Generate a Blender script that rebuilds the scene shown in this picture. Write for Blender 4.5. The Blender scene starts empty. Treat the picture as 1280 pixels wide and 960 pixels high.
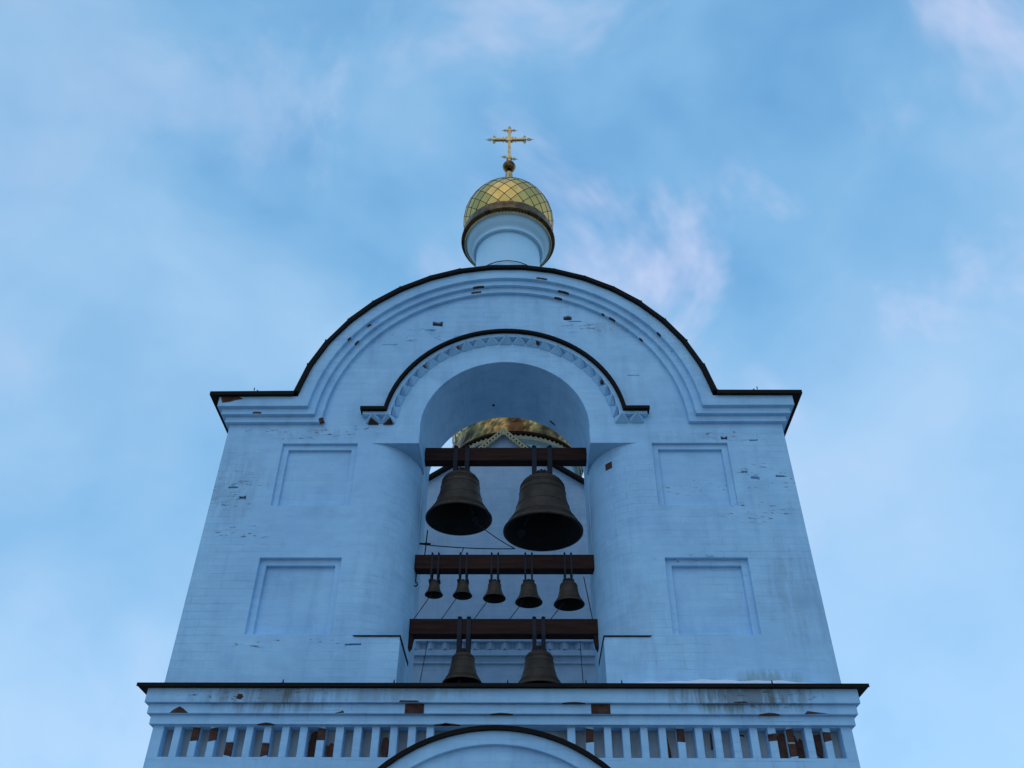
import bpy, bmesh, math, random
from mathutils import Vector, Matrix
rnd = random.Random(7)
S = bpy.context.scene
COL = S.collection
PI = math.pi

# ------------------------------------------------------------------ camera
cd = bpy.data.cameras.new('camera'); cam = bpy.data.objects.new('camera', cd); COL.objects.link(cam)
cd.sensor_width = 36; cd.lens = 36 * 1100 / 1280; cd.clip_end = 3000; cd.clip_start = .05
R3 = Matrix(((0.9999178227, 0.0027372641, 0.0125241843),
             (0.0114995619, -0.6233217414, -0.7818809159),
             (0.0056663814, 0.7819606857, -0.6233019959)))
cam.matrix_world = Matrix.Translation((0.2, -7.75, 1.6)) @ R3.to_4x4()
S.camera = cam

# ------------------------------------------------------------------ world: dusk sky with thin cloud
W = bpy.data.worlds.new("World"); S.world = W; W.use_nodes = True
nt = W.node_tree; nt.nodes.clear()
def N(t, typ, **kw):
    n = t.nodes.new(typ)
    for k, v in kw.items():
        if k.startswith('i_'):
            key = k[2:]
            n.inputs[int(key) if key.isdigit() else key.replace('_', ' ')].default_value = v
        else: setattr(n, k, v)
    return n
def ramp(t, pts, interp='LINEAR'):
    n = t.nodes.new('ShaderNodeValToRGB'); n.color_ramp.interpolation = interp
    el = n.color_ramp.elements
    while len(el) > 1: el.remove(el[-1])
    for i, (p, c) in enumerate(pts):
        e = el[0] if i == 0 else el.new(p)
        e.position = p; e.color = tuple(c) + (1,) if len(c) == 3 else c
    return n
L = nt.links.new
sky = N(nt, 'ShaderNodeTexSky', sky_type='NISHITA', sun_disc=False, sun_elevation=math.radians(8),
        sun_rotation=math.radians(195), air_density=1.0, dust_density=.3, ozone_density=4.0)
tc = N(nt, 'ShaderNodeTexCoord')
def wnoise(loc, sc, scale, det, rough, dist=0):
    mp = N(nt, 'ShaderNodeMapping'); mp.inputs['Location'].default_value = loc; mp.inputs['Scale'].default_value = sc
    L(tc.outputs['Generated'], mp.inputs[0])
    n = N(nt, 'ShaderNodeTexNoise', i_Scale=scale, i_Detail=det, i_Roughness=rough, i_Distortion=dist); L(mp.outputs[0], n.inputs['Vector'])
    return n.outputs[0]
def wmath(op, a, b):
    n = N(nt, 'ShaderNodeMath', operation=op)
    for k, v in enumerate((a, b)):
        if hasattr(v, 'is_output'): L(v, n.inputs[k])
        else: n.inputs[k].default_value = v
    return n.outputs[0]
def wmap(v, a, b, c, d):
    n = N(nt, 'ShaderNodeMapRange', interpolation_type='SMOOTHSTEP'); L(v, n.inputs[0])
    for k, q in enumerate((a, b, c, d)): n.inputs[k+1].default_value = q
    return n.outputs[0]
sep = N(nt, 'ShaderNodeSeparateXYZ'); L(tc.outputs['Generated'], sep.inputs[0])
n1 = wnoise((.35, .1, .62), (1, 1, 1.1), 2.1, 4.0, .46, .3)
n2 = wnoise((3.4, 7.7, 1.3), (1, 1, .8), 3.6, 5.0, .55, .4)
n3 = wnoise((1.7, 2.2, 8.4), (1, 1, 1), 7.0, 4.0, .5, .4)
hi = wmap(sep.outputs['Z'], .25, .95, .20, -.20)           # paler low down, deeper overhead
n4 = wnoise((5.2, 1.2, 3.3), (1, 1, 1.3), 15.0, 5.0, .55, .5)
lr = wmap(sep.outputs['X'], -.55, .45, -.17, .10)          # clearer on the left, thin cloud on the right
fac = wmath('ADD', wmath('ADD', wmath('ADD', wmap(n1, .28, .72, .26, .80), hi), lr), wmath('ADD', wmath('MULTIPLY', wmath('SUBTRACT', n3, .5), .30), wmath('MULTIPLY', wmath('SUBTRACT', n4, .5), .12)))
ccol = ramp(nt, [(.0, (.085, .275, .57)), (.30, (.20, .435, .70)), (.60, (.34, .555, .79)), (1.0, (.50, .65, .84))]); L(fac, ccol.inputs[0])
pk = N(nt, 'ShaderNodeMix', data_type='RGBA'); L(wmath('MULTIPLY', wmap(n2, .50, .66, 0, .80), wmap(sep.outputs['X'], -.35, .15, .30, 1)), pk.inputs[0]); L(ccol.outputs[0], pk.inputs[6]); pk.inputs[7].default_value = (.60, .66, .87, 1)
back = wmap(sep.outputs['Y'], -.35, .55, .76, 1.0)         # the sky behind the camera is the darker, bluer half at dusk
tint = N(nt, 'ShaderNodeMix', data_type='RGBA'); L(wmap(sep.outputs['Y'], -.3, .4, 0, 1), tint.inputs[0]); tint.inputs[6].default_value = (.72, .95, 1.08, 1); tint.inputs[7].default_value = (1, 1, 1, 1)
tm = N(nt, 'ShaderNodeMix', data_type='RGBA', blend_type='MULTIPLY'); tm.inputs[0].default_value = 1; L(pk.outputs[2], tm.inputs[6]); L(tint.outputs[2], tm.inputs[7])
bgS = N(nt, 'ShaderNodeBackground', i_Strength=.05); L(sky.outputs[0], bgS.inputs[0])
glow = N(nt, 'ShaderNodeMix', data_type='RGBA')             # last warm light low in the west, behind the camera
L(wmath('MULTIPLY', wmap(sep.outputs['Z'], .02, .22, 1, 0), wmap(sep.outputs['Y'], -.95, -.35, 1, 0)), glow.inputs[0])
L(tm.outputs[2], glow.inputs[6]); glow.inputs[7].default_value = (.60, .46, .40, 1)
bgC = N(nt, 'ShaderNodeBackground'); L(glow.outputs[2], bgC.inputs[0]); L(back, bgC.inputs[1])
add = N(nt, 'ShaderNodeAddShader'); L(bgS.outputs[0], add.inputs[0]); L(bgC.outputs[0], add.inputs[1])
wo = N(nt, 'ShaderNodeOutputWorld'); L(add.outputs[0], wo.inputs[0])

sl = bpy.data.lights.new('sun', 'SUN'); sl.energy = .34; sl.angle = math.radians(50); sl.color = (1, .93, .86)
so = bpy.data.objects.new('sun', sl); COL.objects.link(so)
so.rotation_euler = (math.radians(40), 0, math.radians(-14)); so.location = (0, -20, 30)

S.view_settings.view_transform = 'Standard'; S.view_settings.look = 'None'
S.view_settings.exposure = 0; S.view_settings.gamma = 1; S.view_settings.use_curve_mapping = False

# ------------------------------------------------------------------ materials
def newmat(name):
    m = bpy.data.materials.new(name); m.use_nodes = True; t = m.node_tree
    return m, t, t.nodes['Principled BSDF']
def mixc(t, fac, a, b, mode='MIX'):
    n = t.nodes.new('ShaderNodeMix'); n.data_type = 'RGBA'; n.blend_type = mode
    for sock, v in ((n.inputs[0], fac), (n.inputs[6], a), (n.inputs[7], b)):
        if hasattr(v, 'is_output'): t.links.new(v, sock)
        elif isinstance(v, (int, float)): sock.default_value = v
        else: sock.default_value = tuple(v) + (1,)
    return n.outputs[2]
def math_(t, op, a, b=None, c=None):
    n = t.nodes.new('ShaderNodeMath'); n.operation = op
    for i, v in enumerate((a, b, c)):
        if v is None: continue
        if hasattr(v, 'is_output'): t.links.new(v, n.inputs[i])
        else: n.inputs[i].default_value = v
    return n.outputs[0]

def plaster(name, c1, c2, peel=1.0, stains=(), bevel=.012):
    m, t, b = newmat(name); K = t.links.new
    co = N(t, 'ShaderNodeTexCoord').outputs['Object']
    sx = N(t, 'ShaderNodeSeparateXYZ'); K(co, sx.inputs[0])
    cx = N(t, 'ShaderNodeCombineXYZ'); K(sx.outputs[0], cx.inputs[0]); K(sx.outputs[2], cx.inputs[1]); K(sx.outputs[1], cx.inputs[2])
    def noise(scale, detail, vec, rough=.55, loc=None, sc=None):
        mp = N(t, 'ShaderNodeMapping'); K(vec, mp.inputs[0])
        if loc: mp.inputs['Location'].default_value = loc
        if sc: mp.inputs['Scale'].default_value = sc
        n = N(t, 'ShaderNodeTexNoise', i_Scale=scale, i_Detail=detail, i_Roughness=rough); K(mp.outputs[0], n.inputs['Vector'])
        return n.outputs[0]
    big = noise(.9, 5, co); mid = noise(4.0, 6, co, .6); fine = noise(40, 4, co, .6)
    base = mixc(t, ramp_out(t, big, .35, .66), c1, c2)
    base = mixc(t, math_(t, 'MULTIPLY', ramp_out(t, mid, .46, .70), .42), base, (c2[0]*.72, c2[1]*.76, c2[2]*.8))
    # brush / rain streaks, vertical
    st = noise(7, 5, co, .6, sc=(1, 1, .16))
    base = mixc(t, math_(t, 'MULTIPLY', ramp_out(t, st, .50, .72), .34), base, (c2[0]*.62, c2[1]*.68, c2[2]*.72))
    # courses of the whitewashed brick
    br = N(t, 'ShaderNodeTexBrick', offset=.5); dv = N(t, 'ShaderNodeTexNoise', i_Scale=5.0, i_Detail=4.0); K(cx.outputs[0], dv.inputs['Vector']); va = N(t, 'ShaderNodeVectorMath', operation='MULTIPLY_ADD'); K(dv.outputs[1], va.inputs[0]); va.inputs[1].default_value = (.03, .022, 0); K(cx.outputs[0], va.inputs[2]); K(va.outputs[0], br.inputs['Vector'])
    br.inputs['Scale'].default_value = 1; br.inputs['Brick Width'].default_value = .255; br.inputs['Row Height'].default_value = .078
    br.inputs['Mortar Size'].default_value = .0035; br.inputs['Mortar Smooth'].default_value = .6
    mort = br.outputs['Fac']
    patch = ramp_out(t, noise(1.1, 4, co, .6, (5, 2, 9)), .43, .62)
    seam = math_(t, 'MULTIPLY', math_(t, 'MULTIPLY', mort, patch), ramp_out(t, noise(6, 4, co, .6, (1, 8, 3)), .42, .6))
    base = mixc(t, math_(t, 'MULTIPLY', seam, .34), base, (.20, .25, .30))
    # wide brushed bands along the courses
    hb = noise(5, 6, co, .65, (7, 3, 1), (.35, .35, 3.0))
    base = mixc(t, math_(t, 'MULTIPLY', ramp_out(t, hb, .46, .68), .24), base, (c2[0]*.70, c2[1]*.76, c2[2]*.82))
    hb2 = noise(9, 5, co, .6, (1, 9, 5), (.5, .5, 2.0))
    base = mixc(t, math_(t, 'MULTIPLY', ramp_out(t, hb2, .55, .72), .35), base, (c1[0]*1.12, c1[1]*1.08, c1[2]*1.04))
    # flaked paint: thin horizontal flecks, in patches
    fl = noise(13, 7, co, .72, (2, 0, 4), (.8, .8, 4.2))
    where = None                       # paint lets go in a few patches only
    for (px_, pz_, rx, rz) in FLAKES:
        mp = N(t, 'ShaderNodeMapping', vector_type='POINT'); K(cx.outputs[0], mp.inputs[0])
        mp.inputs['Location'].default_value = (-px_ / rx, -pz_ / rz, 0); mp.inputs['Scale'].default_value = (1 / rx, 1 / rz, 0)
        g = N(t, 'ShaderNodeTexGradient', gradient_type='SPHERICAL'); K(mp.outputs[0], g.inputs[0])
        where = g.outputs[1] if where is None else math_(t, 'MAXIMUM', where, g.outputs[1])
    where = ramp_out(t, math_(t, 'MULTIPLY', where, math_(t, 'ADD', big, .45)), .05, .35)
    flk = math_(t, 'MULTIPLY', ramp_out(t, fl, .60, .625), math_(t, 'MULTIPLY', where, peel))
    base = mixc(t, flk, base, (.13, .11, .10))
    st2 = ramp_out(t, noise(16, 5, co, .65, (3, 3, 3), (1, 1, .12)), .38, .66)
    for (sxx, szz, rx, rz, colr, amt) in stains:
        mp = N(t, 'ShaderNodeMapping', vector_type='POINT'); K(cx.outputs[0], mp.inputs[0])
        mp.inputs['Location'].default_value = (-sxx / rx, -szz / rz, 0); mp.inputs['Scale'].default_value = (1 / rx, 1 / rz, 0)
        g = N(t, 'ShaderNodeTexGradient', gradient_type='SPHERICAL'); K(mp.outputs[0], g.inputs[0])
        f = math_(t, 'MULTIPLY', ramp_out(t, math_(t, 'MULTIPLY', g.outputs[1], math_(t, 'ADD', math_(t, 'ADD', mid, -.12), math_(t, 'MULTIPLY', st2, .9))), .20, .62), amt)
        base = mixc(t, f, base, colr)
    K(base, b.inputs['Base Color'])
    b.inputs['Roughness'].default_value = .85; b.inputs['Specular IOR Level'].default_value = .25
    bv = N(t, 'ShaderNodeBevel', samples=4); bv.inputs['Radius'].default_value = bevel
    h = math_(t, 'ADD', math_(t, 'MULTIPLY', mid, .35), math_(t, 'MULTIPLY', fine, .10))
    h = math_(t, 'SUBTRACT', h, math_(t, 'MULTIPLY', math_(t, 'MULTIPLY', mort, math_(t, 'ADD', patch, .03)), .14))
    h = math_(t, 'ADD', math_(t, 'SUBTRACT', h, math_(t, 'MULTIPLY', flk, .25)), math_(t, 'MULTIPLY', hb, .16))
    bp = N(t, 'ShaderNodeBump', i_Strength=.65, i_Distance=.02); K(h, bp.inputs['Height']); K(bv.outputs[0], bp.inputs['Normal'])
    K(bp.outputs[0], b.inputs['Normal'])
    return m
def ramp_out(t, fac, a, b):
    n = N(t, 'ShaderNodeMapRange'); n.inputs[1].default_value = a; n.inputs[2].default_value = b
    t.links.new(fac, n.inputs[0]); return n.outputs[0]

def simple(name, c1, c2, rough=.6, *a, lo=.35, hi=.68, **k): return simple_(name, c1, c2, lo, hi, rough, *a, **k)
def simple_(name, c1, c2, lo, hi, rough=.6, metal=0, scale=8, stretch=(1, 1, 1), bump=.3, spec=.4, rvar=.1):
    m, t, b = newmat(name); K = t.links.new
    co = N(t, 'ShaderNodeTexCoord').outputs['Object']
    mp = N(t, 'ShaderNodeMapping'); mp.inputs['Scale'].default_value = stretch; K(co, mp.inputs[0])
    n = N(t, 'ShaderNodeTexNoise', i_Scale=scale, i_Detail=6.0, i_Roughness=.6); K(mp.outputs[0], n.inputs['Vector'])
    K(mixc(t, ramp_out(t, n.outputs[0], lo, hi), c1, c2), b.inputs['Base Color'])
    b.inputs['Metallic'].default_value = metal; b.inputs['Specular IOR Level'].default_value = spec
    r = N(t, 'ShaderNodeMapRange'); r.inputs[3].default_value = rough - rvar; r.inputs[4].default_value = rough + rvar
    K(n.outputs[0], r.inputs[0]); K(r.outputs[0], b.inputs['Roughness'])
    bp = N(t, 'ShaderNodeBump', i_Strength=bump, i_Distance=.01); K(n.outputs[0], bp.inputs['Height']); K(bp.outputs[0], b.inputs['Normal'])
    return m
FLAKES = [(-2.78, 6.38, .42, .28), (2.72, 6.52, .40, .22), (2.55, 6.12, .45, .16), (-2.3, 7.10, .7, .10), (-1.75, 7.13, .5, .10), (2.45, 7.06, .5, .08), (2.0, 6.45, .45, .12), (-.95, 8.52, .5, .13), (.95, 8.62, .5, .10),
          (2.35, 4.22, .6, .10), (-2.2, 4.25, .9, .08), (1.8, 5.62, .5, .05), (-2.0, 4.75, .7, .06), (-2.6, 5.9, .4, .10)]
GREEN = (.16, .20, .10); GRIME = (.20, .23, .25); RUST = (.13, .10, .05)
M = {}
M['plaster'] = plaster('plaster', (.475, .75, .96), (.405, .655, .885), 1.0, stains=[
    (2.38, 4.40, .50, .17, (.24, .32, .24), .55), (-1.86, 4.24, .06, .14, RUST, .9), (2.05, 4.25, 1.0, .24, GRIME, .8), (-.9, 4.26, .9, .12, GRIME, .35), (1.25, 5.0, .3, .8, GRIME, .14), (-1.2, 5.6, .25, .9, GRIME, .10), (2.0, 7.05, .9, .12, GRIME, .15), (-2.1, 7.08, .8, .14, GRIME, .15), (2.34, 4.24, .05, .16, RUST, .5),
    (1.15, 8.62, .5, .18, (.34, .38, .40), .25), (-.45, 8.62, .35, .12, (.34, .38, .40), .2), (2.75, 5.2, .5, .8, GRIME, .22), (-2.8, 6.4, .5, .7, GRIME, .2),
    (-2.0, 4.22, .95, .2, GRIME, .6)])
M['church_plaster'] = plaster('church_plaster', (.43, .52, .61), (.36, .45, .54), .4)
M['drum_paint'] = simple('drum_paint', (.58, .84, .97), (.52, .78, .93), .50, 0, 3, bump=.05, spec=.4)
M['roof'] = simple('dark_roof_metal', (.010, .007, .006), (.020, .013, .010), .75, 0, 6, spec=.12)
M['rusty'] = simple('rusty_roof_metal', (.035, .014, .007), (.014, .009, .007), .8, 0, 14, spec=.12)
M['brick'] = simple('old_brick', (.115, .047, .030), (.045, .022, .016), .9, 0, 22, bump=.8)
M['mortar'] = simple('pale_mortar', (.42, .40, .37), (.3, .29, .27), .9, 0, 30)
M['wood'] = simple('dark_stained_timber', (.050, .019, .013), (.022, .0095, .0075), .75, 0, 5, (.5, 6, 6), .5, spec=.15)
M['iron'] = simple('blue_black_iron', (.010, .014, .026), (.017, .019, .028), .6, 0, 12, spec=.25)
M['bronze'] = simple('aged_bronze', (.070, .047, .031), (.040, .029, .021), .60, 0, 9, bump=.35, spec=.22)
M['bronze_in'] = simple('near_black_bronze', (.020, .018, .017), (.013, .012, .012), .8, .1, 9)  # near-black bronze for the inner faces of the bells
M['gold'] = simple('gold_leaf_sheet', (.95, .58, .17), (.80, .45, .11), .36, .85, 3, bump=.10, rvar=.06)
M['gold_mottled'] = simple('mottled_gold', (.66, .38, .12), (.10, .042, .015), .24, .92, 2.6, bump=.35, lo=.36, hi=.60)  # gold broken by noise patches of dark brown
M['gold_dark'] = simple('brown_gilding', (.24, .135, .05), (.06, .03, .015), .40, .7, 11, bump=.8)
M['lace'] = simple('gilt_lace', (.70, .58, .34), (.52, .42, .25), .55, .2, 20)
M['seam'] = simple('seam_dark', (.035, .040, .045), (.02, .022, .028), .5, .5, 20)
M['cross'] = simple('gilt_cross', (.70, .50, .22), (.45, .29, .12), .42, .75, 14, bump=.1)
M['rope'] = simple('dark_wire', (.014, .014, .018), (.03, .028, .03), .7, .2, 30)
M['dirt_shade_plaster'] = simple('bare_dirt_and_shade_plaster', (.40, .45, .47), (.27, .30, .30), .95, 0, 9, (1, 1, .35), .6, spec=.1)  # dirty grey plaster, its colour also carrying the shade of the frieze slots
M['snow'] = simple('old_snow', (.80, .84, .88), (.70, .75, .80), .8, 0, 12, bump=.6)
M['ground'] = simple('trodden_snowy_paving', (.40, .36, .32), (.24, .21, .19), .9, 0, .8)

# ------------------------------------------------------------------ mesh helpers
def link(name, bm, mat, root=None, smooth=False, recalc=True):
    if recalc: bmesh.ops.recalc_face_normals(bm, faces=bm.faces)
    if root is not None:
        off = root_loc[root.name]
        if off.length: bmesh.ops.translate(bm, verts=bm.verts, vec=-off)
    me = bpy.data.meshes.new(name); bm.to_mesh(me); bm.free()
    for f in me.polygons: f.use_smooth = smooth
    o = bpy.data.objects.new(name, me); COL.objects.link(o)
    for m in (mat if isinstance(mat, (list, tuple)) else [mat]): me.materials.append(m)
    if root is not None:
        o.parent = root
        root_loc[o.name] = root_loc[root.name]
    return o
root_loc = {}
def tag(o, label=None, cat=None, group=None, kind=None):
    if label: o['label'] = label
    if cat: o['category'] = cat
    if group: o['group'] = group
    if kind: o['kind'] = kind
    return o
def thing(name, loc, label, cat, group=None):
    o = bpy.data.objects.new(name, None); COL.objects.link(o); o.location = loc; o.empty_display_size = .2
    root_loc[o.name] = Vector(loc)
    return tag(o, label, cat, group)
def box(bm, x0, x1, y0, y1, z0, z1):
    v = [bm.verts.new((x, y, z)) for x in (x0, x1) for y in (y0, y1) for z in (z0, z1)]
    for f in ((0,1,3,2),(4,6,7,5),(0,4,5,1),(2,3,7,6),(0,2,6,4),(1,5,7,3)): bm.faces.new([v[i] for i in f])
def prism(bm, pts, y0, y1):           # outline in xz, extruded along y
    a = [bm.verts.new((x, y0, z)) for x, z in pts]; b = [bm.verts.new((x, y1, z)) for x, z in pts]
    n = len(pts)
    bm.faces.new(a); bm.faces.new(b[::-1])
    for i in range(n): bm.faces.new((a[i], a[(i+1) % n], b[(i+1) % n], b[i]))
def prism_z(bm, pts, z0, z1):         # outline in xy, extruded along z
    a = [bm.verts.new((x, y, z0)) for x, y in pts]; b = [bm.verts.new((x, y, z1)) for x, y in pts]
    n = len(pts)
    bm.faces.new(a); bm.faces.new(b[::-1])
    for i in range(n): bm.faces.new((a[i], a[(i+1) % n], b[(i+1) % n], b[i]))
def band(bm, outer, inner, y0, y1):   # strip between two open paths in xz, extruded along y
    n = len(outer)
    V = [[bm.verts.new((p[0], y, p[1])) for p in path] for path in (outer, inner) for y in (y0, y1)]
    of, ob, jf, jb = V
    for i in range(n-1):
        bm.faces.new((of[i], of[i+1], jf[i+1], jf[i])); bm.faces.new((ob[i], jb[i], jb[i+1], ob[i+1]))
        bm.faces.new((of[i], ob[i], ob[i+1], of[i+1])); bm.faces.new((jf[i], jf[i+1], jb[i+1], jb[i]))
    for i in (0, n-1): bm.faces.new((of[i], jf[i], jb[i], ob[i]))
def lathe(bm, prof, cx, cy, z0=0, n=48, sc=1.0, close=False):
    rings = []
    for r, z in prof:
        if r < 1e-5: rings.append([bm.verts.new((cx, cy, z0 + z*sc))])
        else: rings.append([bm.verts.new((cx + r*sc*math.cos(2*PI*i/n), cy + r*sc*math.sin(2*PI*i/n), z0 + z*sc)) for i in range(n)])
    pairs = list(zip(rings, rings[1:])) + ([(rings[-1], rings[0])] if close else [])
    for a, b in pairs:
        for i in range(n):
            j = (i+1) % n
            if len(a) == 1 and len(b) == 1: continue
            if len(a) == 1: bm.faces.new((a[0], b[i], b[j]))
            elif len(b) == 1: bm.faces.new((a[i], a[j], b[0]))
            else: bm.faces.new((a[i], a[j], b[j], b[i]))
def tube(bm, pts, r, n=6, caps=True):
    pts = [Vector(p) for p in pts]; prev = None; up = None
    rings = []
    for i, p in enumerate(pts):
        d = (pts[min(i+1, len(pts)-1)] - pts[max(i-1, 0)]).normalized()
        if up is None or abs(up.dot(d)) > .99: up = Vector((0, 0, 1)) if abs(d.z) < .9 else Vector((1, 0, 0))
        a = d.cross(up).normalized(); b = a.cross(d).normalized(); up = b
        rr = r[i] if isinstance(r, (list, tuple)) else r
        rings.append([bm.verts.new(p + a*rr*math.cos(2*PI*k/n) + b*rr*math.sin(2*PI*k/n)) for k in range(n)])
    for A, B in zip(rings, rings[1:]):
        for k in range(n): bm.faces.new((A[k], A[(k+1) % n], B[(k+1) % n], B[k]))
    if caps: bm.faces.new(rings[0]); bm.faces.new(rings[-1][::-1])
def arc(cx, cz, r, a0, a1, n):
    return [(cx + r*math.cos(math.radians(a0 + (a1-a0)*i/n)), cz + r*math.sin(math.radians(a0 + (a1-a0)*i/n))) for i in range(n+1)]
def boolean(o, bm):
    bmesh.ops.recalc_face_normals(bm, faces=bm.faces)
    me = bpy.data.meshes.new('cut'); bm.to_mesh(me); bm.free()
    c = bpy.data.objects.new('cut', me); COL.objects.link(c)
    md = o.modifiers.new('b', 'BOOLEAN'); md.operation = 'DIFFERENCE'; md.object = c; md.solver = 'EXACT'
    dg = bpy.context.evaluated_depsgraph_get(); dg.update()
    new = bpy.data.meshes.new_from_object(o.evaluated_get(dg))
    o.modifiers.clear(); old = o.data; new.name = old.name; o.data = new
    bpy.data.meshes.remove(old); bpy.data.objects.remove(c); bpy.data.meshes.remove(me)
BM = bmesh.new

# ------------------------------------------------------------------ ground
bm = BM(); bmesh.ops.create_grid(bm, x_segments=2, y_segments=2, size=600)
tag(link('ground', bm, M['ground']), kind='structure')

# ------------------------------------------------------------------ bell tower
T = thing('bell_tower', (0, .53, 0), 'pale blue whitewashed brick belfry with arched bell opening and small gilded dome', 'bell tower')
T_OFF = root_loc['bell_tower']
ZC = 7.18; TH = 1.07
def roof_path(R, zs, xt, n=40):        # shoulder - arc - shoulder, left to right
    a = math.degrees(math.asin((zs - ZC) / R))
    return [(-xt, zs)] + arc(0, ZC, R, 180 - a, a, n) + [(xt, zs)]

# wall body, then cut panels, opening, rounded corners, frieze, brick losses
bm = BM()
prism(bm, [(-3, 0), (3, 0)] + roof_path(2.26, 7.48, 3)[::-1], 0, TH)
me = bpy.data.meshes.new('wall'); bmesh.ops.recalc_face_normals(bm, faces=bm.faces)
wall = link('wall', bm, M['plaster'], None)
c = BM(); prism(c, [(-.935, 4.31), (-.915, 7.16)] + arc(0, ZC, .92, 180, 0, 40) + [(.915, 7.16), (.935, 4.31)], -.2, TH + .2); boolean(wall, c)
c = BM()
for s in (-1, 1):                     # two steps of each blind panel, rounded jambs
    for z0, z1, dp in ((4.838, 5.617, .044), (6.20, 6.968, .032)):
        xs = sorted((s*1.572, s*2.374)); box(c, xs[0], xs[1], -.1, dp, z0, z1)
    e = [(s*.85, -.1), (s*1.44, -.1), (s*1.44, 0)] + [(s*(1.44 - .51*math.sin(k*PI/36)), .62 - .62*math.cos(k*PI/36)) for k in range(1, 18)] + [(s*.93, .62), (s*.85, .62)]
    prism_z(c, e, 4.815, 6.97)
box(c, -2.905, 2.905, -.1, .122, 3.757, 4.008)
boolean(wall, c)
c = BM()
for s in (-1, 1):
    for z0, z1, dp in ((4.842, 5.553, .086), (6.204, 6.906, .066)):
        xs = sorted((s*1.636, s*2.310)); box(c, xs[0], xs[1], -.1, dp, z0, z1)
HOLES = [(-.815, 8.70, .12, .065), (.735, 8.79, .10, .07), (2.86, 6.55, .09, .022), (2.35, 7.03, .07, .035), (-.90, 8.60, .13, .010), (-1.36, 8.37, .18, .008), (.82, 8.73, .15, .012),
         (-2.80, 6.42, .10, .022), (-2.68, 6.30, .07, .03), (2.60, 6.53, .09, .024), (2.50, 6.60, .06, .02), (-1.36, 4.74, .15, .016), (2.66, 7.0, .09, .018), (1.45, 7.9, .14, .009)]
for x, z, w, h in HOLES:
    j = [rnd.uniform(-.30, .30)*h for _ in range(6)]
    prism(c, [(x-w/2, z-h/2), (x, z-h/2+j[0]*.6), (x+w/2, z-h/2+j[1]), (x+w/2, z+h/2+j[2]), (x+w*.1, z+h/2+j[3]), (x-w/2, z+h/2+j[4])], -.05, .035)
boolean(wall, c)
# hole on right rounded jamb
for v in wall.data.vertices: v.co -= T_OFF
wall.parent = T; root_loc[wall.name] = T_OFF
for x, z, w, h in HOLES:
    if h < .03: continue
    bm = BM(); box(bm, x-w/2-.01, x+w/2+.01, .026, .06, z-h/2-.01, z+h/2+.01); link('exposed_brick', bm, M['brick'], T)

for xx, yy, l_, a_ in ((.56, .93, .10, .3), (-.16, .80, .05, 1.2)):
    zz = ZC + math.sqrt(.92**2 - xx*xx); tan = Vector((zz-ZC, 0, -xx)).normalized(); nn_ = Vector((-xx, 0, ZC-zz)).normalized(); ax = Vector((0, 1, 0))
    d1 = tan*math.cos(a_) + ax*math.sin(a_); d2 = ax*math.cos(a_) - tan*math.sin(a_); o_ = Vector((xx, yy, zz)) + nn_*.004; bm = BM()
    pt = [o_ + d1*l_*u + d2*.035*v_ for u, v_ in ((-.5, -.3), (.1, -.5), (.5, 0), (.2, .5), (-.4, .4))]
    v = [bm.verts.new(p) for p in pt]; w = [bm.verts.new(p - nn_*.02) for p in pt]; bm.faces.new(v); bm.faces.new(w[::-1])
    for i in range(5): bm.faces.new((v[i], v[(i+1) % 5], w[(i+1) % 5], w[i]))
    link('exposed_brick', bm, M['brick'], T)
# gable mouldings (three steps) and sheet-metal roof edge
MO = [('moulding', 2.155, 7.374, .135, .135), ('moulding', 2.075, 7.296, .090, .090), ('moulding', 1.995, 7.221, .045, .045)]
for k, (nm, R, zs, p, sp) in enumerate(MO):
    a = roof_path(2.296 - .004*k, 7.504 - .004*k, 3 + sp); b = roof_path(R, zs, 3 + sp)
    bm = BM(); band(bm, a, b, -p, TH + p); o = link(nm, bm, M['plaster'], T)
# losses in the moulding edges
for x, z, y, w, h, rot in ((-.37, 9.17, -.048, .12, .03, .18), (.43, 9.315, -.138, .13, .028, -.2), (-1.995, 7.245, -.05, .05, .07, .4), (-2.70, 7.315, -.094, .09, .022, 0), (-1.62, 8.60, -.094, .05, .06, .7)):
    bm = BM(); prism(bm, [(-w/2, -h/2), (-.1*w, -h*.35), (w/2, -h/2), (w*.55, h*.3), (w*.1, h/2), (-w*.45, h*.4)], -.001, .03)
    bmesh.ops.rotate(bm, verts=bm.verts, cent=(0, 0, 0), matrix=Matrix.Rotation(-rot, 3, 'Y')); bmesh.ops.translate(bm, verts=bm.verts, vec=(x, y-.001, z))
    link('exposed_brick', bm, M['brick'], T)
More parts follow.
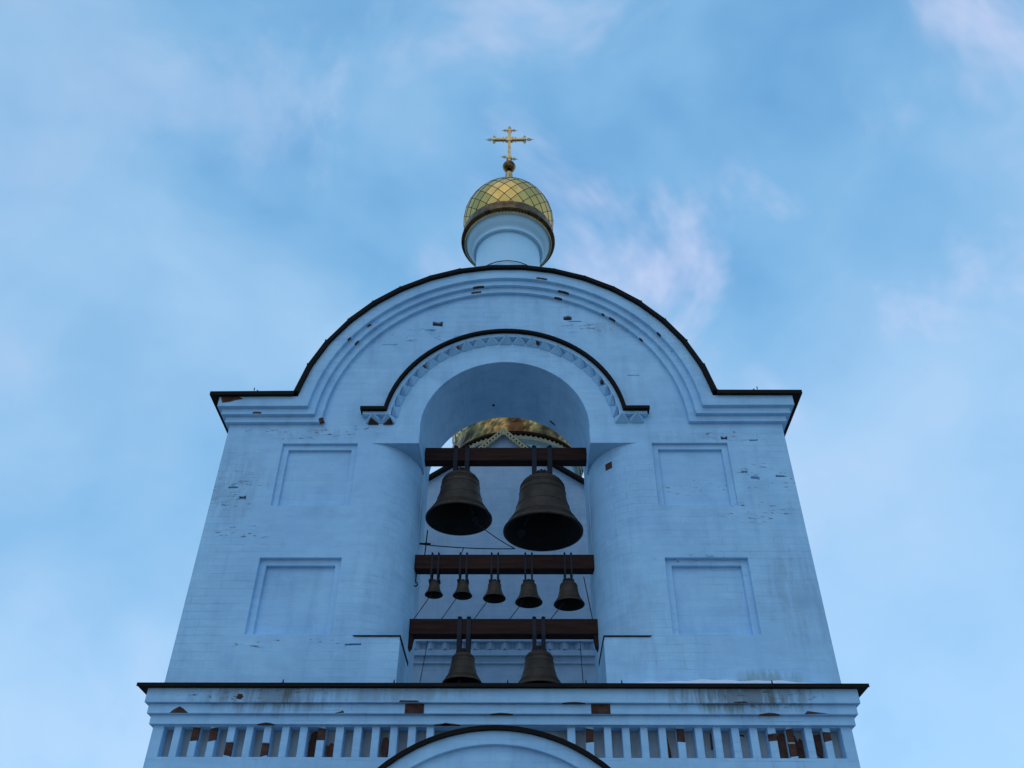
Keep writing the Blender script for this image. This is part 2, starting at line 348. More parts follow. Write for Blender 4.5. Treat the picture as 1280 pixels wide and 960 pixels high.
# slivers of plaster lost along the moulding edges
for (nm, R, zs, p, sp), cnt in zip(MO, (2, 3, 4)):
    for q in range(cnt):
        t0 = rnd.uniform(14, 166); dt = rnd.uniform(1.2, 4.2); th = rnd.uniform(.006, .013); nn_ = 4
        up = arc(0, ZC, R + .001, t0, t0 + dt, nn_); lo = arc(0, ZC, R - .0015, t0, t0 + dt, nn_)
        up = [(x*(1 + th*(.3 + .7*math.sin(PI*(i+.3)/(nn_+.8)))/R), ZC + (z-ZC)*(1 + th*(.3 + .7*math.sin(PI*(i+.3)/(nn_+.8)))/R)) for i, (x, z) in enumerate(up)]
        bm = BM(); band(bm, up, lo, -p - .0015, -p + .03); link('exposed_brick', bm, M['brick'], T)
bm = BM()
a0 = math.degrees(math.asin((7.55-ZC)/2.345)); nseg = 17
for i in range(nseg):
    p = arc(0, ZC, 2.345 + rnd.uniform(-.004, .006), 180-a0-(180-2*a0)*i/nseg, 180-a0-(180-2*a0)*(i+1)/nseg + (-.25 if i < nseg-1 else 0), 1)
    q = [(x*2.298/math.hypot(x, z-ZC), ZC + (z-ZC)*2.298/math.hypot(x, z-ZC)) for x, z in p]
    band(bm, p, q, -.18 + rnd.uniform(-.003, .003), TH + .18)
    for y in (0,):                     # standing seam at the joint
        x, z = p[1]; d = Vector((x, z-ZC)).normalized()
        prism(bm, [(x-.008*d.y, z+.008*d.x), (x+.008*d.y, z-.008*d.x), (x+.008*d.y+.010*d.x, z-.008*d.x+.010*d.y), (x-.008*d.y+.010*d.x, z+.008*d.x+.010*d.y)], -.176, TH + .17)
for s in (-1, 1):
    xs = sorted((s*2.325, s*3.235)); 
    v = [bm.verts.new((x, y, z)) for x, y, z in ((s*2.315, -.18, 7.55), (s*3.235, -.18, 7.545), (s*3.235, TH+.18, 7.545), (s*2.315, TH+.18, 7.55))]
    w = [bm.verts.new((q.co.x, q.co.y, q.co.z - .045)) for q in v]
    bm.faces.new(v); bm.faces.new(w[::-1])
    for i in range(4): bm.faces.new((v[i], v[(i+1) % 4], w[(i+1) % 4], w[i]))
    box(bm, s*2.72-.006, s*2.72+.006, -.175, .9, 7.55, 7.565)
    box(bm, s*2.76-.004, s*2.76+.004, -.17, -.162, 7.565, 7.60)
link('roof_edge', bm, M['roof'], T)
bm = BM(); prism(bm, [(-3.12, 7.505), (-2.93, 7.505), (-2.87, 7.47), (-2.95, 7.455), (-3.01, 7.43), (-3.09, 7.42)], -.139, -.10); link('exposed_brick', bm, M['brick'], T)

# hood mould of the bell arch
bm = BM()
h = lambda R, zs, xt, n=44: roof_path(R, zs, xt, n)
band(bm, h(1.335, 7.387, 1.575), h(1.303, 7.350, 1.575), -.115, 0.0)
link('hood_mould', bm, M['roof'], T)
bm = BM(); band(bm, h(1.300, 7.347, 1.55), h(1.252, 7.306, 1.55), -.068, 0.0); link('fillet', bm, M['plaster'], T)
def stud(pts, apex, mat, k, broken=None):
    bm = BM(); base = [bm.verts.new(p) for p in pts]; ap = bm.verts.new(apex)
    for i in range(4): bm.faces.new((base[i], base[(i+1) % 4], ap))
    bm.faces.new(base[::-1])
    o = link('pyramid_stud', bm, mat, T)
    return o
ns = 23; al = math.degrees(math.asin((7.306-ZC)/1.22))
for i in range(ns):
    t0 = 180-al-(180-2*al)*(i+.04)/ns; t1 = 180-al-(180-2*al)*(i+.96)/ns; tm = (t0+t1)/2 + rnd.uniform(-.4, .4)
    P = lambda R, t, y: (R*math.cos(math.radians(t)), y, ZC + R*math.sin(math.radians(t)))
    ro = 1.251; ri = 1.183 + rnd.uniform(-.004, .006)
    stud([P(ri, t0, -.001), P(ri, t1, -.001), P(ro, t1, -.001), P(ro, t0, -.001)], P(1.238, tm + rnd.uniform(-.5, .5), -.112 + rnd.uniform(-.01, .01)), M['plaster'], i)
    if i in (7, 13, 19, 4):
        bm = BM(); q = [P(1.252, t1-.2, -.004), P(1.252, t1+2.4, -.004), P(1.225, t1+1.6, -.004), P(1.218, t1+.4, -.004)]
        v = [bm.verts.new(p) for p in q]; w = [bm.verts.new((p[0], p[1]-.045, p[2])) for p in q]
        bm.faces.new(v); bm.faces.new(w[::-1])
        for k in range(4): bm.faces.new((v[k], v[(k+1) % 4], w[(k+1) % 4], w[k]))
        link('exposed_brick', bm, M['brick'], T)
for s in (-1, 1):
    for k, (xa, xb) in enumerate(((1.195, 1.345), (1.352, 1.515))):
        q = [(s*xa, -.001, 7.228), (s*xb, -.001, 7.228), (s*xb, -.001, 7.305), (s*xa, -.001, 7.305)]
        xm = s*(xa+xb)/2
        stud(q, (xm, -.118, 7.288), M['plaster'], k)
        if s < 0:                      # rendering fallen off the underside
            bm = BM()
            tri = [(s*xa+s*.02, -.004, 7.224), (s*xb-s*.025, -.004, 7.224), (xm + (.03 if k == 0 else -.02), -.075, 7.262)]
            v = [bm.verts.new(p) for p in tri]; w = [bm.verts.new((p[0], p[1]-.003, p[2]-.012)) for p in tri]
            bm.faces.new(v); bm.faces.new(w[::-1])
            for i in range(3): bm.faces.new((v[i], v[(i+1) % 3], w[(i+1) % 3], w[i]))
            link('exposed_brick', bm, M['brick'], T)

# lead flashing over square pedestals of the jambs
for s in (-1, 1):
    bm = BM()
    e = [(s*1.37, -.012), (s*.934, -.012), (s*.934, .66), (s*.96, .66)] + [(s*(1.44 - .51*math.sin(k*PI/24)), .62 - .62*math.cos(k*PI/24)) for k in range(11, 3, -1)]
    prism_z(bm, e, 4.8155, 4.826)
    e2 = [(s*.9285, -.012), (s*.9285, .66), (s*.934, .66), (s*.934, -.012)]
    prism_z(bm, e2, 4.786, 4.826)
    link('flashing', bm, M['rusty'], T)
# brick showing on right rounded jamb
bm = BM()
for k in (0,):
    th0, th1 = .62, .78
    q = [(1.44-.51*math.sin(th), .62-.62*math.cos(th)) for th in (th0, th1)]
    for dz in (0,):
        o1 = [(q[0][0], q[0][1]), (q[1][0], q[1][1])]
        d = Vector((-math.sin(.7), -math.cos(.7)))*.004
        v = [bm.verts.new((o1[i][0]+d.x, o1[i][1]+d.y, z)) for i, z in ((0, 6.73), (1, 6.73), (1, 6.81), (0, 6.81))]
        w = [bm.verts.new((p.co.x-d.x*8, p.co.y-d.y*8, p.co.z)) for p in v]
        bm.faces.new(v); bm.faces.new(w[::-1])
        for i in range(4): bm.faces.new((v[i], v[(i+1) % 4], w[(i+1) % 4], w[i]))
link('exposed_brick', bm, M['brick'], T)

# ledge: three steps, dark sheet on top
for nm, z0, z1, p, sp in (('ledge_moulding', 4.181, 4.305, .105, .088), ('ledge_moulding', 4.097, 4.181, .070, .058), ('ledge_moulding', 4.017, 4.097, .035, .030)):
    bm = BM(); x = 3 + sp
    for a, b, c2, d in ((-x, x, -p, -.001), (-x, -3.001, -.001, TH+.0), (3.001, x, -.001, TH+.0)): box(bm, a, b, c2, d, z0, z1 - .001)
    link(nm, bm, M['plaster'], T)
bm = BM()
bm2 = [(-3.17, -.152), (3.175, -.152), (3.175, TH+.1), (3.0015, TH+.1), (3.0015, .0), (.95, 0), (.95, TH+.1), (-.95, TH+.1), (-.95, 0), (-3.0015, 0), (-3.0015, TH+.1), (-3.17, TH+.1)]
prism_z(bm, bm2, 4.3065, 4.330)
box(bm, -3.175, 3.18, -.158, -.150, 4.303, 4.333)
for x in (-.93, -.36, .06, .74, 1.05, -1.9, 2.35):
    prism(bm, [(x-.007, 4.33), (x+.007, 4.33), (x+.003, 4.362), (x-.003, 4.362)], -.156, -.148)
link('ledge_roof', bm, M['roof'], T)
def loss(pts, y0, y1, nm='exposed_brick', mat='brick', par=None):
    bm = BM(); prism(bm, pts, y0, y1); return link(nm, bm, M[mat], par or T)
for x, z, w, hh in ((-.745, 4.139, .165, .082), (.862, 4.139, .165, .082)):
    loss([(x-w/2, z-hh/2), (x+w/2, z-hh/2), (x+w/2, z+hh/2), (x-w/2, z+hh/2)], -.074, -.04)
loss([(-2.86, 4.100), (-2.70, 4.100), (-2.745, 4.135), (-2.785, 4.155), (-2.83, 4.13)], -.073, -.04)
loss([(-.88, 4.184), (-.70, 4.184), (-.72, 4.197), (-.87, 4.199)], -.108, -.06)
loss([(2.60, 4.098), (2.80, 4.104), (2.63, 4.125)], -.073, -.04)
loss([(-2.30, 4.215), (-2.26, 4.205), (-2.235, 4.225), (-2.25, 4.25), (-2.285, 4.255)], -.107, -.06)
loss([(-1.43, 4.098), (-1.35, 4.105), (-1.36, 4.122)], -.073, -.04)
loss([(2.0, 4.183), (2.13, 4.183), (2.1, 4.194), (2.02, 4.192)], -.108, -.06)

for q in range(6):
    k = rnd.randrange(3); z_, p_ = ((4.181, .105), (4.097, .070), (4.017, .035))[k]; x = rnd.uniform(-2.9, 2.9); w = rnd.uniform(.03, .12); hh = rnd.uniform(.006, .016)
    loss([(x-w, z_-.0015), (x+w, z_-.0015), (x+w*.5, z_+hh*.7), (x-w*.1, z_+hh), (x-w*.7, z_+hh*.4)], -p_-.0015, -p_+.03)
# frieze of little piers
PZ0, PZ1 = 3.757, 4.008
bm = BM(); box(bm, -2.903, 2.903, .112, .1215, PZ0+.001, PZ1-.001); link('frieze_shade_liner', bm, M['dirt_shade_plaster'], T)  # added liner, its dark grey deepens the shade at the back of the slots
DL = {(-1, 1): (.52, .98), (-1, 2): (.52, .96), (-1, 3): (.04, .48), (-1, 5): (.03, .46), (-1, 8): (.55, .96),
      (1, 0): (.56, .86), (1, 2): (.06, .97), (1, 3): (.56, .80), (1, 8): (.52, .97), (1, 13): (.5, .95)}
for s in (-1, 1):
    for n_ in range(15):
        x = s*(2.782 - .1555*n_); w = .0325 + rnd.uniform(-.002, .002); bm = BM(); H = PZ1 - PZ0
        d = DL.get((s, n_)); f = .0 + rnd.uniform(0, .003)
        if d is None: box(bm, x-w, x+w, f+.001, .126, PZ0-.001, PZ1+.001); p = link('frieze_pier', bm, M['plaster'], T)
        else:
            a, b = PZ0 + H*d[0], PZ0 + H*d[1]; box(bm, x-w, x+w, .034, .126, PZ0-.001, PZ1+.001); p = link('frieze_pier', bm, M['plaster'], T)
            for lo, hi_ in ((PZ0-.001, a), (b, PZ1+.001)):
                if hi_ - lo < .004: continue
                bm = BM(); k_ = rnd.uniform(-.008, .008)
                prism(bm, [(x-w, lo + (k_ if lo > PZ0 else 0)), (x, lo), (x+w, lo - (k_ if lo > PZ0 else 0)), (x+w, hi_ + (k_ if hi_ < PZ1 else 0)), (x, hi_), (x-w, hi_ - (k_ if hi_ < PZ1 else 0))], f+.001, .033)
                link('plaster_face', bm, M['plaster'], p)
        if d:
            a, b = PZ0 + H*d[0], PZ0 + H*d[1]; bb = BM()
            if b - a > .15:
                box(bb, x-w*.95, x+w*.95, .014, .033, a+.001, (a+b)/2-.008); box(bb, x-w*.9, x+w*.95, .010, .033, (a+b)/2+.006, b-.001)
            else: box(bb, x-w*.96, x+w*.96, .010, .033, a+.001, b-.001)
            link('exposed_brick', bb, M['brick'], p)
            if b - a > .15:
                bb = BM(); box(bb, x-w, x+w*.9, .012, .033, (a+b)/2-.0075, (a+b)/2+.0055); link('mortar_bed', bb, M['mortar'], p)
def slot_x(s, n_): return s*(2.86 - .1555*n_)
for s, n_, pts in ((-1, 8, [(-.04, .02), (.03, .02), (.035, .95), (0, .98), (-.03, .9), (-.043, .6)]), (-1, 9, [(-.02, .05), (.02, .04), (.035, .5), (.0, .55), (-.02, .42), (-.035, .5)]),
                   (-1, 12, [(-.02, .08), (.015, .08), (.03, .3), (.03, .65), (.01, .75), (-.02, .7), (-.03, .4)]), (1, 1, [(.0, .2), (.030, .1), (.043, .5), (.043, .88), (-.005, .86), (-.043, .84), (-.035, .5)]),
                   (1, 2, [(-.043, .01), (.043, .01), (.043, .70), (.02, .78), (.005, .66), (-.015, .88), (-.043, .80)]), (1, 3, [(-.043, .01), (.043, .01), (.043, .86), (.01, .90), (-.02, .80), (-.043, .84)]),
                   (1, 9, [(-.045, .02), (-.01, .03), (-.012, .3), (-.02, .5), (-.03, .7), (-.04, .95), (-.045, .95)]), (1, 7, [(.03, .4), (.045, .4), (.045, .95), (.035, .9)]), (1, 5, [(-.03, .86), (.02, .82), (.02, .88), (-.03, .92)])):
    H = PZ1-PZ0; x = slot_x(s, n_)
    loss([(x+a, PZ0+H*b) for a, b in pts], .070 + .02*((n_*7) % 3), .13)

# vaulted porch in front of the lower tier
PX, PZc, PR = -.02, 2.385, 1.375
bm = BM()
pa = lambda R, n=30, half=1.12: [(PX + x, PZc + math.sqrt(R*R - x*x)) for x in [(-half + 2*half*i/n)*R/PR for i in range(n+1)]]
prism(bm, [(PX-1.06, 0), (PX+1.06, 0)] + pa(1.335)[::-1], -.84, -.003)
porch = link('porch', bm, M['plaster'], None)
c = BM(); prism(c, [(PX-.95, 0.2)] + pa(1.235, 30, 1.05) + [(PX+.95, .2)], -1, -.80); boolean(porch, c)
c = BM(); prism(c, [(PX-.62, -.1)] + arc(PX, 2.78, .62, 180, 0, 24) + [(PX+.62, -.1)], -1, -.45); boolean(porch, c)
for v in porch.data.vertices: v.co -= T_OFF
porch.parent = T; root_loc[porch.name] = T_OFF
bm = BM(); band(bm, pa(1.368, 22), pa(1.337, 22), -.875, -.003); link('porch_roof', bm, M['roof'], T)

# ------------------------------------------------------------------ cupolas
def cupola(P, cx, cy, z0, k, zbase, rdrum=.43, cross=True, ndi=22, ex=0.0, sk=.13):
    """z0 = height of skirt's lower rim, k = scale (1 = 0.645 m rim radius)"""
    bm = BM(); lathe(bm, [(rdrum*k, zbase-z0), (rdrum*k, -.2*k), (.0, -.2*k)], cx, cy, z0, 64); dr = link('drum', bm, M['drum_paint'], P, True)
    bm = BM(); lathe(bm, [(.40, -.262), (.468, -.259), (.475, -.252), (.475, -.212), (.487, -.190), (.522, -.150), (.529, -.140), (.566, -.082), (.578+ex, -.064), (.578+ex, -.034), (.40, -.033)], cx, cy, z0, 96, k)
    link('drum_cornice', bm, M['drum_paint'], dr, False)
    bm = BM(); lathe(bm, [(.57+ex, -.030), (.640, -.030), (.646, -.024), (.646, -.008), (.638, -.002), (.57, -.002)], cx, cy, z0, 72, k); link('rim', bm, M['gold_dark'] if cross else M['rusty'], P)
    bm = BM(); nn = 30                  # gilt skirt, dented sheet
    q_ = 1.0 if cross else 2.2; nr = 3 if cross else 6
    lathe(bm, [(.630, -.001)] + [(.637 - .012*i/nr, .004 + (sk-.004)*i/nr) for i in range(nr+1)] + [(.606, sk+.008), (.50, sk+.01)], cx, cy, z0, nn*3 if cross else 120, k)
    for v in bm.verts:
        if z0 + .006*k < v.co.z < z0 + (sk+.001)*k:
            jx = 1 + rnd.uniform(-.006, .003)*q_; v.co.x = cx + (v.co.x-cx)*jx; v.co.y = cy + (v.co.y-cy)*jx; v.co.z += rnd.uniform(-.004, .004)*k*(q_-.6 if v.co.z < z0 + sk*k*.9 else 0)
    link('skirt', bm, M['gold_dark'] if cross else M['gold_mottled'], P)
    bm = BM()                           # lace hanging under the rim
    nl = 84
    for i in range(nl):
        a = 2*PI*i/nl; b = 2*PI*(i+1)/nl; m_ = (a+b)/2; r = (.592+ex)*k
        p = lambda an, z: (cx + r*math.cos(an), cy + r*math.sin(an), z0 + z*k)
        tube(bm, [p(a, -.032), p(m_, -.075), p(b, -.032)], .0055*k, 4); tube(bm, [p(a, -.075), p(m_, -.045), p(b, -.075)], .005*k, 4)
    tube(bm, [(cx + .592*k*math.cos(2*PI*i/nl), cy + .592*k*math.sin(2*PI*i/nl), z0 - .078*k) for i in range(nl+1)], .005*k, 4)
    link('lace_trim', bm, M['lace'], P)
    # dome of lozenge sheets: nodes on Mercator lattice
    zc = z0 + .39*k; R = .630*k; rows = []; du = PI/ndi
    psi = -math.atanh(.27/.612*1.0) ; j = 0
    while True:
        sl_ = math.tanh(psi); cl = 1/math.cosh(psi); zz = zc + R*sl_*(1.0 if sl_ < 0 else 1.02 + .06*sl_**4)
        rows.append([(cx + R*cl*math.cos(2*PI*(i + .5*(j % 2))/ndi + .07), cy + R*cl*math.sin(2*PI*(i + .5*(j % 2))/ndi + .07), zz) for i in range(ndi)])
        if R*cl < .085*k: break
        psi += du*1.12; j += 1
    bm = BM(); V = [[bm.verts.new(p) for p in r] for r in rows]
    lox = BM()
    def nb(jj, i): return (i, (i+1) % ndi) if jj % 2 else ((i-1) % ndi, i)
    for jj in range(len(rows)-2):
        for i in range(ndi):
            a = V[jj][i]; l_, r_ = nb(jj, i); b, d = V[jj+1][l_], V[jj+1][r_]
            t_ = V[jj+2][i]
            bm.faces.new((a, d, t_, b))
    for i in range(ndi):                # closing triangles along lower and upper edge
        l_, r_ = nb(1, i); bm.faces.new((V[0][l_], V[0][r_], V[1][i])) if True else None
        J = len(rows)-2; l_, r_ = nb(J+0, i); bm.faces.new((V[J+1][r_], V[J+1][l_], V[J][i]))
    for jj in range(len(rows)-1):
        for i in range(ndi):
            for q in nb(jj, i):
                A, B = Vector(rows[jj][i]), Vector(rows[jj+1][q]); tube(lox, [A, B], .0048*k, 4, False)
    dm = link('dome', bm, M['gold'], P)
    link('seam', lox, M['seam'], dm)
    if not cross: return
    zt = rows[-1][0][2]
    bm = BM(); lathe(bm, [(.12, -.06), (.105, .0), (.09, .10), (.075, .22), (.060, .34), (.052, .44)], cx, cy, zt, 12, k); lathe(bm, [(.082, -.02), (.1, 0), (.082, .02)], cx, cy, zt, 24, k)
    link('neck', bm, M['cross'], P)
    zb = z0 + 1.66*k
    bm = BM(); lathe(bm, [(0.0, -.098), (.055, -.085), (.082, -.055), (.094, -.02), (.098, -.012), (.098, .012), (.094, .02), (.082, .055), (.055, .085), (0, .098)], cx, cy, zb, 28, k); link('ball', bm, M['gold_mottled'], P, False)
    return zb
bz = cupola(T, 0, .53, 10.70, 1.0, 9.2)
bm = BM(); tube(bm, [(.452*math.cos(2*PI*k/64), .53 + .452*math.sin(2*PI*k/64), 9.86) for k in range(65)], .0065, 5); link('drum_hoop', bm, M['roof'], T)
# cross
ZB = 13.03; CY = .53
bm = BM(); box(bm, -.022, .022, CY-.02, CY+.02, bz+.08, 13.32); box(bm, -.04, .04, CY-.024, CY+.024, 12.545, 12.60); box(bm, -.032, .032, CY-.024, CY+.024, 13.235, 13.295); box(bm, -.045, .045, CY-.025, CY+.025, ZB-.045, ZB+.045)
cr = link('cross', bm, M['cross'], T)
bm = BM(); box(bm, -.255, .255, CY-.021, CY+.021, ZB-.02, ZB+.02)
for s in (-1, 1): box(bm, s*.235-.022, s*.235+.022, CY-.026, CY+.026, ZB-.028, ZB+.028)
link('crossbar', bm, M['cross'], cr)
def finial(x, z, ang, k=1.0):
    bm = BM(); d = Vector((math.cos(ang), 0, math.sin(ang))); e = Vector((-math.sin(ang), 0, math.cos(ang))); o = Vector((x, CY, z))
    loop = [o, o + d*.03*k + e*.022*k, o + d*.055*k + e*.014*k, o + d*.07*k, o + d*.055*k - e*.014*k, o + d*.03*k - e*.022*k, o]
    tube(bm, loop, .007*k, 5); tube(bm, [o + d*.02*k, o + d*.10*k], [.009*k, .002], 5)
    tube(bm, [o + d*.03*k - e*.03*k, o + d*.03*k + e*.03*k], .006*k, 5)
    link('finial', bm, M['lace'], cr)
for s in (-1, 1):
    a = 0 if s > 0 else PI
    finial(s*.26, ZB, a, 1.2); finial(s*.235, ZB+.028, PI/2, .95); finial(s*.235, ZB-.028, -PI/2, .95)
    finial(s*.03, 13.265, a, 1.0); finial(s*.035, 12.575 + (-.018 if s > 0 else .018), a - .15*s*s, 1.05)
    for t_ in (-1, 1):
        for q in (.05, .088):
            bm = BM(); tube(bm, [(s*q, CY, ZB + t_*.02), (s*(q+.004), CY, ZB + t_*.058)], .0032, 4); bmesh.ops.create_icosphere(bm, subdivisions=1, radius=.009, matrix=Matrix.Translation((s*(q+.005), CY, ZB+t_*.064)))
            link('bead', bm, M['lace'], cr)
finial(0, 13.315, PI/2, .8)

# ------------------------------------------------------------------ church behind
CH = thing('church', (-.1, 6.5, 0), 'pale church seen through the bell arch with dark pointed gable and large gilded dome', 'church')
GY = 4.0; GX = -.12
def gable(off=0):
    pr = [(2.9, 7.93), (1.22, 9.0), (.79, 9.30), (.33, 9.635), (.0, 9.945)]
    return [(GX - x, z + off) for x, z in pr] + [(GX + x, z + off) for x, z in pr[::-1][1:]]
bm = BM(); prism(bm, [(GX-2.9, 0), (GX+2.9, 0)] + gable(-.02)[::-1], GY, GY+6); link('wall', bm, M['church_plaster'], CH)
bm = BM(); band(bm, gable(.035), gable(-.025), GY-.10, GY+6.02); link('gable_roof', bm, M['roof'], CH)
for z0, z1, p in ((6.19, 6.27, .05), (6.085, 6.10, .03)):
    bm = BM(); box(bm, GX-2.9, GX+2.9, GY-p, GY-.001, z0, z1); link('moulding', bm, M['church_plaster'], CH)
bm = BM(); box(bm, GX-2.9, GX+2.9, GY-.085, GY-.001, 6.376, 6.44); link('moulding', bm, M['church_plaster'], CH)
for i in range(-7, 8):                 # saw-tooth course
    x = GX + .205*i + .06; bm = BM(); prism_z(bm, [(x-.075, GY-.001), (x+.075, GY-.001), (x, GY-.075)], 6.275, 6.375); link('sawtooth_brick', bm, M['church_plaster'], CH)
bm = BM()
for s in (-1, 1):                      # pierced gilt valance along the gable peak
    A = Vector((GX, GY-.13, 9.945)); B = Vector((GX + s*.42, GY-.13, 9.945 - .405)); d = (B-A).normalized(); e = Vector((-d.z*s, 0, d.x*s)); e = -e if e.z > 0 else e
    Ln = (B-A).length; n_ = 9; w = .065
    tube(bm, [A, B], .008, 4); tube(bm, [A + e*w, B + e*w], .006, 4)
    for i in range(n_):
        p, q = A + d*Ln*i/n_, A + d*Ln*(i+1)/n_; mid = (p+q)/2 + e*w/2
        tube(bm, [p, q + e*w], .006, 4); tube(bm, [q, p + e*w], .006, 4)
        tube(bm, [mid + (d*math.cos(t_*PI/4) + e*math.sin(t_*PI/4))*.017 for t_ in range(9)], .005, 4)
        tube(bm, [p + e*w, (p+q)/2 + e*(w+.022), q + e*w], .005, 4)
link('valance', bm, M['lace'], CH)
cupola(CH, .06, 6.55, 10.89, 2.0, 7.0, cross=False, ex=.034, sk=.20)
bm = BM(); tube(bm, [(GX+.7, GY+1.0, 9.2), (GX+.7, GY+1.0, 9.3)], .01)
bm.free()

# ------------------------------------------------------------------ beams, bells
BY0, BY1 = .55, .685
BYC = (BY0+BY1)/2
def beam(z0, z1, x0, x1, label):
    o = BM(); box(o, x0, x1, BY0, BY1, z0, z1)
    bmesh.ops.bevel(o, geom=o.edges[:], offset=.006, segments=1, affect='EDGES')
    root = thing('bell_beam', (0, BYC, z0), label, 'beam', 'timber beams across the bell opening')
    link('timber', o, M['wood'], root)
    return root
B1 = beam(7.117, 7.292, -.955, .955, 'topmost dark timber beam, carrying the two largest bells')
B2 = beam(5.775, 5.940, -.965, .965, 'middle dark timber beam, with five small bells hanging in a row')
B3 = beam(5.070, 5.232, -.965, .965, 'lowest dark timber beam, just above the dark ledge')
for root, z, b, ln in ((B3, 5.070, -.955, .16),):
    for s in (-1, 1):
        bm = BM(); prism(bm, [(s*.945, z-.001), (s*.89, z-.001), (s*.905, z-.10), (s*.945, z-.16)], BY0+.01, BY1-.01); link('corbel', bm, M['wood'], root)
PROF = [(1.0, 0), (1.0, .035), (.965, .08), (.90, .17), (.835, .27), (.775, .38), (.715, .53), (.665, .70), (.625, .88), (.595, 1.06), (.575, 1.22), (.56, 1.32), (.545, 1.37), (.51, 1.425), (.43, 1.49), (.32, 1.535), (.16, 1.56), (0, 1.565)]
PIN = [(.955, 0.0), (.90, .10), (.82, .22), (.74, .38), (.66, .6), (.58, .9), (.53, 1.2), (.45, 1.36), (.25, 1.43), (0, 1.45)]
def bell(x, z, r, zb0, zb1, dx, sw, label, clap):
    B = thing('bell', (x, BYC, z), label, 'bell', 'bronze bells hung in the belfry opening')
    bm = BM(); n = 56
    lathe(bm, PROF, x, BYC, z, n, r); lathe(bm, [(.955, 0), (1.0, 0)], x, BYC, z, n, r)
    bmesh.ops.remove_doubles(bm, verts=bm.verts, dist=r*.004)
    bd = link('body', bm, M['bronze'], B, True)
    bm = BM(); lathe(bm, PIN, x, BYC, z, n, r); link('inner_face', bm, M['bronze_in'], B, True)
    for zz, rr in ((1.30, .566), (1.24, .576), (1.08, .595), (.30, .82), (.24, .857), (.17, .903), (.66, .676)):
        bm = BM(); tube(bm, [(x + rr*r*math.cos(2*PI*i/n), BYC + rr*r*math.sin(2*PI*i/n), z + zz*r) for i in range(n+1)], .013*r, 4, False); link('raised_band', bm, M['bronze'], bd, True)
    top = z + 1.56*r
    bm = BM(); cw = min(.06*r + .004, .03)
    for k in range(6):                 # canons of the crown
        a = PI*k/3 + .3; ra = .16*r
        tube(bm, [(x + ra*math.cos(a), BYC + ra*math.sin(a), top - .03*r), (x + ra*1.05*math.cos(a), BYC + ra*1.05*math.sin(a), top + .14*r), (x + ra*.5*math.cos(a), BYC + ra*.4*math.sin(a), top + .24*r)], cw*.6, 6)
    tube(bm, [(x, BYC, top - .02*r), (x, BYC, top + .24*r)], cw, 8)
    link('crown', bm, M['bronze'], B)
    for s in (-1, 1):
        bm = BM(); xs = x + s*dx; lo = top + .0*r; t = .007 if sw < .03 else .010
        for y0, y1 in ((BY0 - t - .002, BY0 - .002), (BY1 + .002, BY1 + t + .002)): box(bm, xs-sw/2, xs+sw/2, y0, y1, zb0 - .012, zb1 + .003)
        box(bm, xs-sw/2, xs+sw/2, BY0 - t - .002, BY1 + t + .002, zb1 + .004, zb1 + .004 + t)
        for yy in (BY0 - .02, BY1 + .02): tube(bm, [(xs, yy, zb1 + .002), (xs, yy, zb1 + .011)], .008 if sw < .03 else .012, 6)
        # tapers in to the crown
        for y0 in (BY0 - .007, BY1 + .007):
            v = [bm.verts.new(p) for p in ((xs-sw/2, y0-t/2, zb0-.012), (xs+sw/2, y0-t/2, zb0-.012), (xs+sw/2, y0+t/2, zb0-.012), (xs-sw/2, y0+t/2, zb0-.012))]
            ye = BYC + (y0-BYC)*.55
            w = [bm.verts.new(p) for p in ((xs-sw/2, ye-t/2, lo-.01), (xs+sw/2, ye-t/2, lo-.01), (xs+sw/2, ye+t/2, lo-.01), (xs-sw/2, ye+t/2, lo-.01))]
            for i in range(4): bm.faces.new((v[i], v[(i+1) % 4], w[(i+1) % 4], w[i]))
            bm.faces.new(v); bm.faces.new(w[::-1])
        st = link('strap', bm, M['iron'], B)
        bm = BM(); bw = max(.018, .05*r/.2*.35); box(bm, xs-bw*.9 + s*bw*.5, xs+bw*.9 + s*bw*.5, BYC-.035-bw*.6, BYC+.035+bw*.6, lo-.05*r, lo+.045*r+.006); link('bracket', bm, M['iron'], st)
    bm = BM(); c0 = Vector((x, BYC, z + 1.35*r)); c1 = Vector((x + clap[0]*r, BYC + clap[1]*r, z + .10*r))
    tube(bm, [c0, c1], [.025*r+.002, .04*r+.002], 8); bmesh.ops.create_icosphere(bm, subdivisions=2, radius=.125*r, matrix=Matrix.Translation(c1)); tube(bm, [c1, c1 + Vector((0, 0, -.16*r))], .035*r, 6)
    link('clapper', bm, M['iron'], B, True)
    return c1 + Vector((0, 0, -.14*r))
C = {}
C['bl'] = bell(-.500, 6.395, .362, 7.117, 7.292, .066, .050, 'second largest bronze bell, left of the pair under the topmost beam', (.5, .1))
C['br'] = bell(.412, 6.235, .430, 7.117, 7.292, .088, .054, 'largest bronze bell, right of the pair under the topmost beam', (-.55, .1))
sm = [(-.718, 5.515, .0935, 'smallest bronze bell, at the left end of the middle beam'), (-.424, 5.505, .100, 'small bronze bell, second from the left on the middle beam'),
      (-.098, 5.475, .1165, 'small bronze bell in the middle of the five on the middle beam'), (.253, 5.433, .140, 'small bronze bell, fourth from the left on the middle beam'),
      (.662, 5.410, .1575, 'bronze bell at the right end of the middle beam, largest of the five')]
for i, (x, z, r, lb) in enumerate(sm): C[i] = bell(x, z, r, 5.775, 5.940, .034, .020, lb, (-.45 if i else -.3, -.1))
C['ll'] = bell(-.390, 4.600, .192, 5.070, 5.232, .045, .044, 'medium bronze bell hanging from the left of the lowest beam', (-.2, 0))
C['lr'] = bell(.350, 4.548, .236, 5.070, 5.232, .045, .040, 'medium bronze bell hanging from the right of the lowest beam, its rim behind the ledge', (.2, 0))

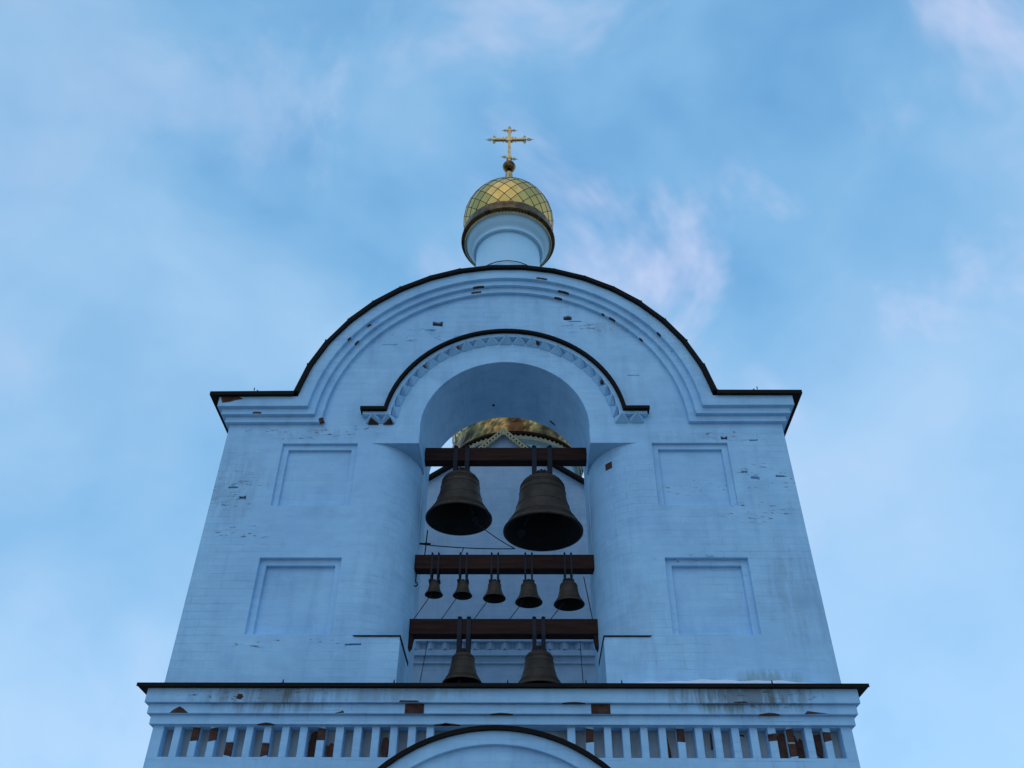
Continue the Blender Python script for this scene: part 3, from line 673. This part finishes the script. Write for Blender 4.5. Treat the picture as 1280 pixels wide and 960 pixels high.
# ropes and wires
def rope(label, pts, r=.006, cat='rope', grp=None, nm='bell_rope', sag=0):
    P = [Vector(p) for p in pts]
    if len(P) == 2:
        a, b = P; P = [a.lerp(b, i/10) + Vector((0, 0, -sag*4*(i/10)*(1-i/10))) for i in range(11)]
    bm = BM(); tube(bm, P, r, 5); tag(link(nm, bm, M['rope']), label, cat, grp)
G = 'thin ropes tied to the bell clappers'
where = ['smallest bell at the left end', 'second of five small bells', 'middle of five small bells', 'fourth of five small bells', 'fifth small bell at the right end']
for i in range(5):
    c1 = C[i]; rope(f'thin rope slanting down left from the {where[i]}', [c1, (c1.x - .26, c1.y - .03, 5.06)], .0045, grp=G)
rope('thin dark rope from the clapper of the largest bell to the long wire', [C['bl'], (.11, .72, 6.095)], .0055, grp=G, sag=.02)
rope('thin dark wire running from the iron rod across below the two largest bells', [(-.94, .76, 6.175), (.11, .72, 6.095)], .006, 'wire', nm='wire', sag=.02)
rope('short dark cord hanging from the long wire down to the middle beam', [(-.44, .74, 6.125), (-.455, .72, 6.06), (-.50, .70, 5.94)], .005, 'cord', nm='cord')
bm = BM(); tube(bm, [(-.86, .74, 5.94), (-.845, .74, 6.33)], .007, 6); tube(bm, [(-.95, .74, 6.17), (-.80, .74, 6.165)], .009, 6); bmesh.ops.create_icosphere(bm, subdivisions=1, radius=.018, matrix=Matrix.Translation((-.85, .74, 6.168)))
tag(link('iron_rod', bm, M['iron']), 'upright thin iron rod with crossarm standing on the left end of the middle beam', 'iron rod')
rope('thin dark cord hanging at right of the row of five small bells', [(.83, .73, 5.775), (.93, .74, 5.1)], .005, 'cord', nm='cord')
rope('thin dark cord hanging at far left behind the row of small bells', [(-.93, .75, 5.62), (-.935, .75, 5.1)], .004, 'cord', nm='cord')
rope('thin dark cord hanging below the left part of the lowest beam', [(-.76, .72, 5.07), (-.83, .72, 4.45)], .004, 'cord', nm='cord')
rope('thin dark cord hanging below the right part of the lowest beam', [(.76, .72, 5.07), (.78, .72, 4.45)], .004, 'cord', nm='cord')
bm = BM(); tube(bm, [(-.915, .62, 5.775), (-.915, .62, 5.66)] + [(-.915 + .022*math.sin(a), .62, 5.635 + .022*math.cos(a)) for a in [0, .8, 1.6, 2.4, 3.2, 4.0]], .007, 6)
tag(link('iron_hook', bm, M['iron']), 'small iron hook hanging under the left end of the middle beam', 'hook')

# thin snow lying on the ledge at right
bm = BM(); n_ = 60
rows = []
for i in range(n_+1):
    x = 1.05 + 1.85*i/n_; hgt = .090*max(0, math.sin(PI*i/n_))**.35 * (.86 + .06*math.sin(i*.31) + .05*math.sin(i*.83+1))
    rows.append([bm.verts.new((x, y, 4.3305 + hgt*f)) for y, f in ((-.13, .02), (-.10, .35), (-.07, .75), (-.03, 1.0), (-.003, 1.05))])
for a, b in zip(rows, rows[1:]):
    for k in range(4): bm.faces.new((a[k], b[k], b[k+1], a[k+1]))
tag(link('snow', bm, M['snow'], None, True), 'thin crust of snow lying on the dark ledge at the right', 'snow', kind='stuff')
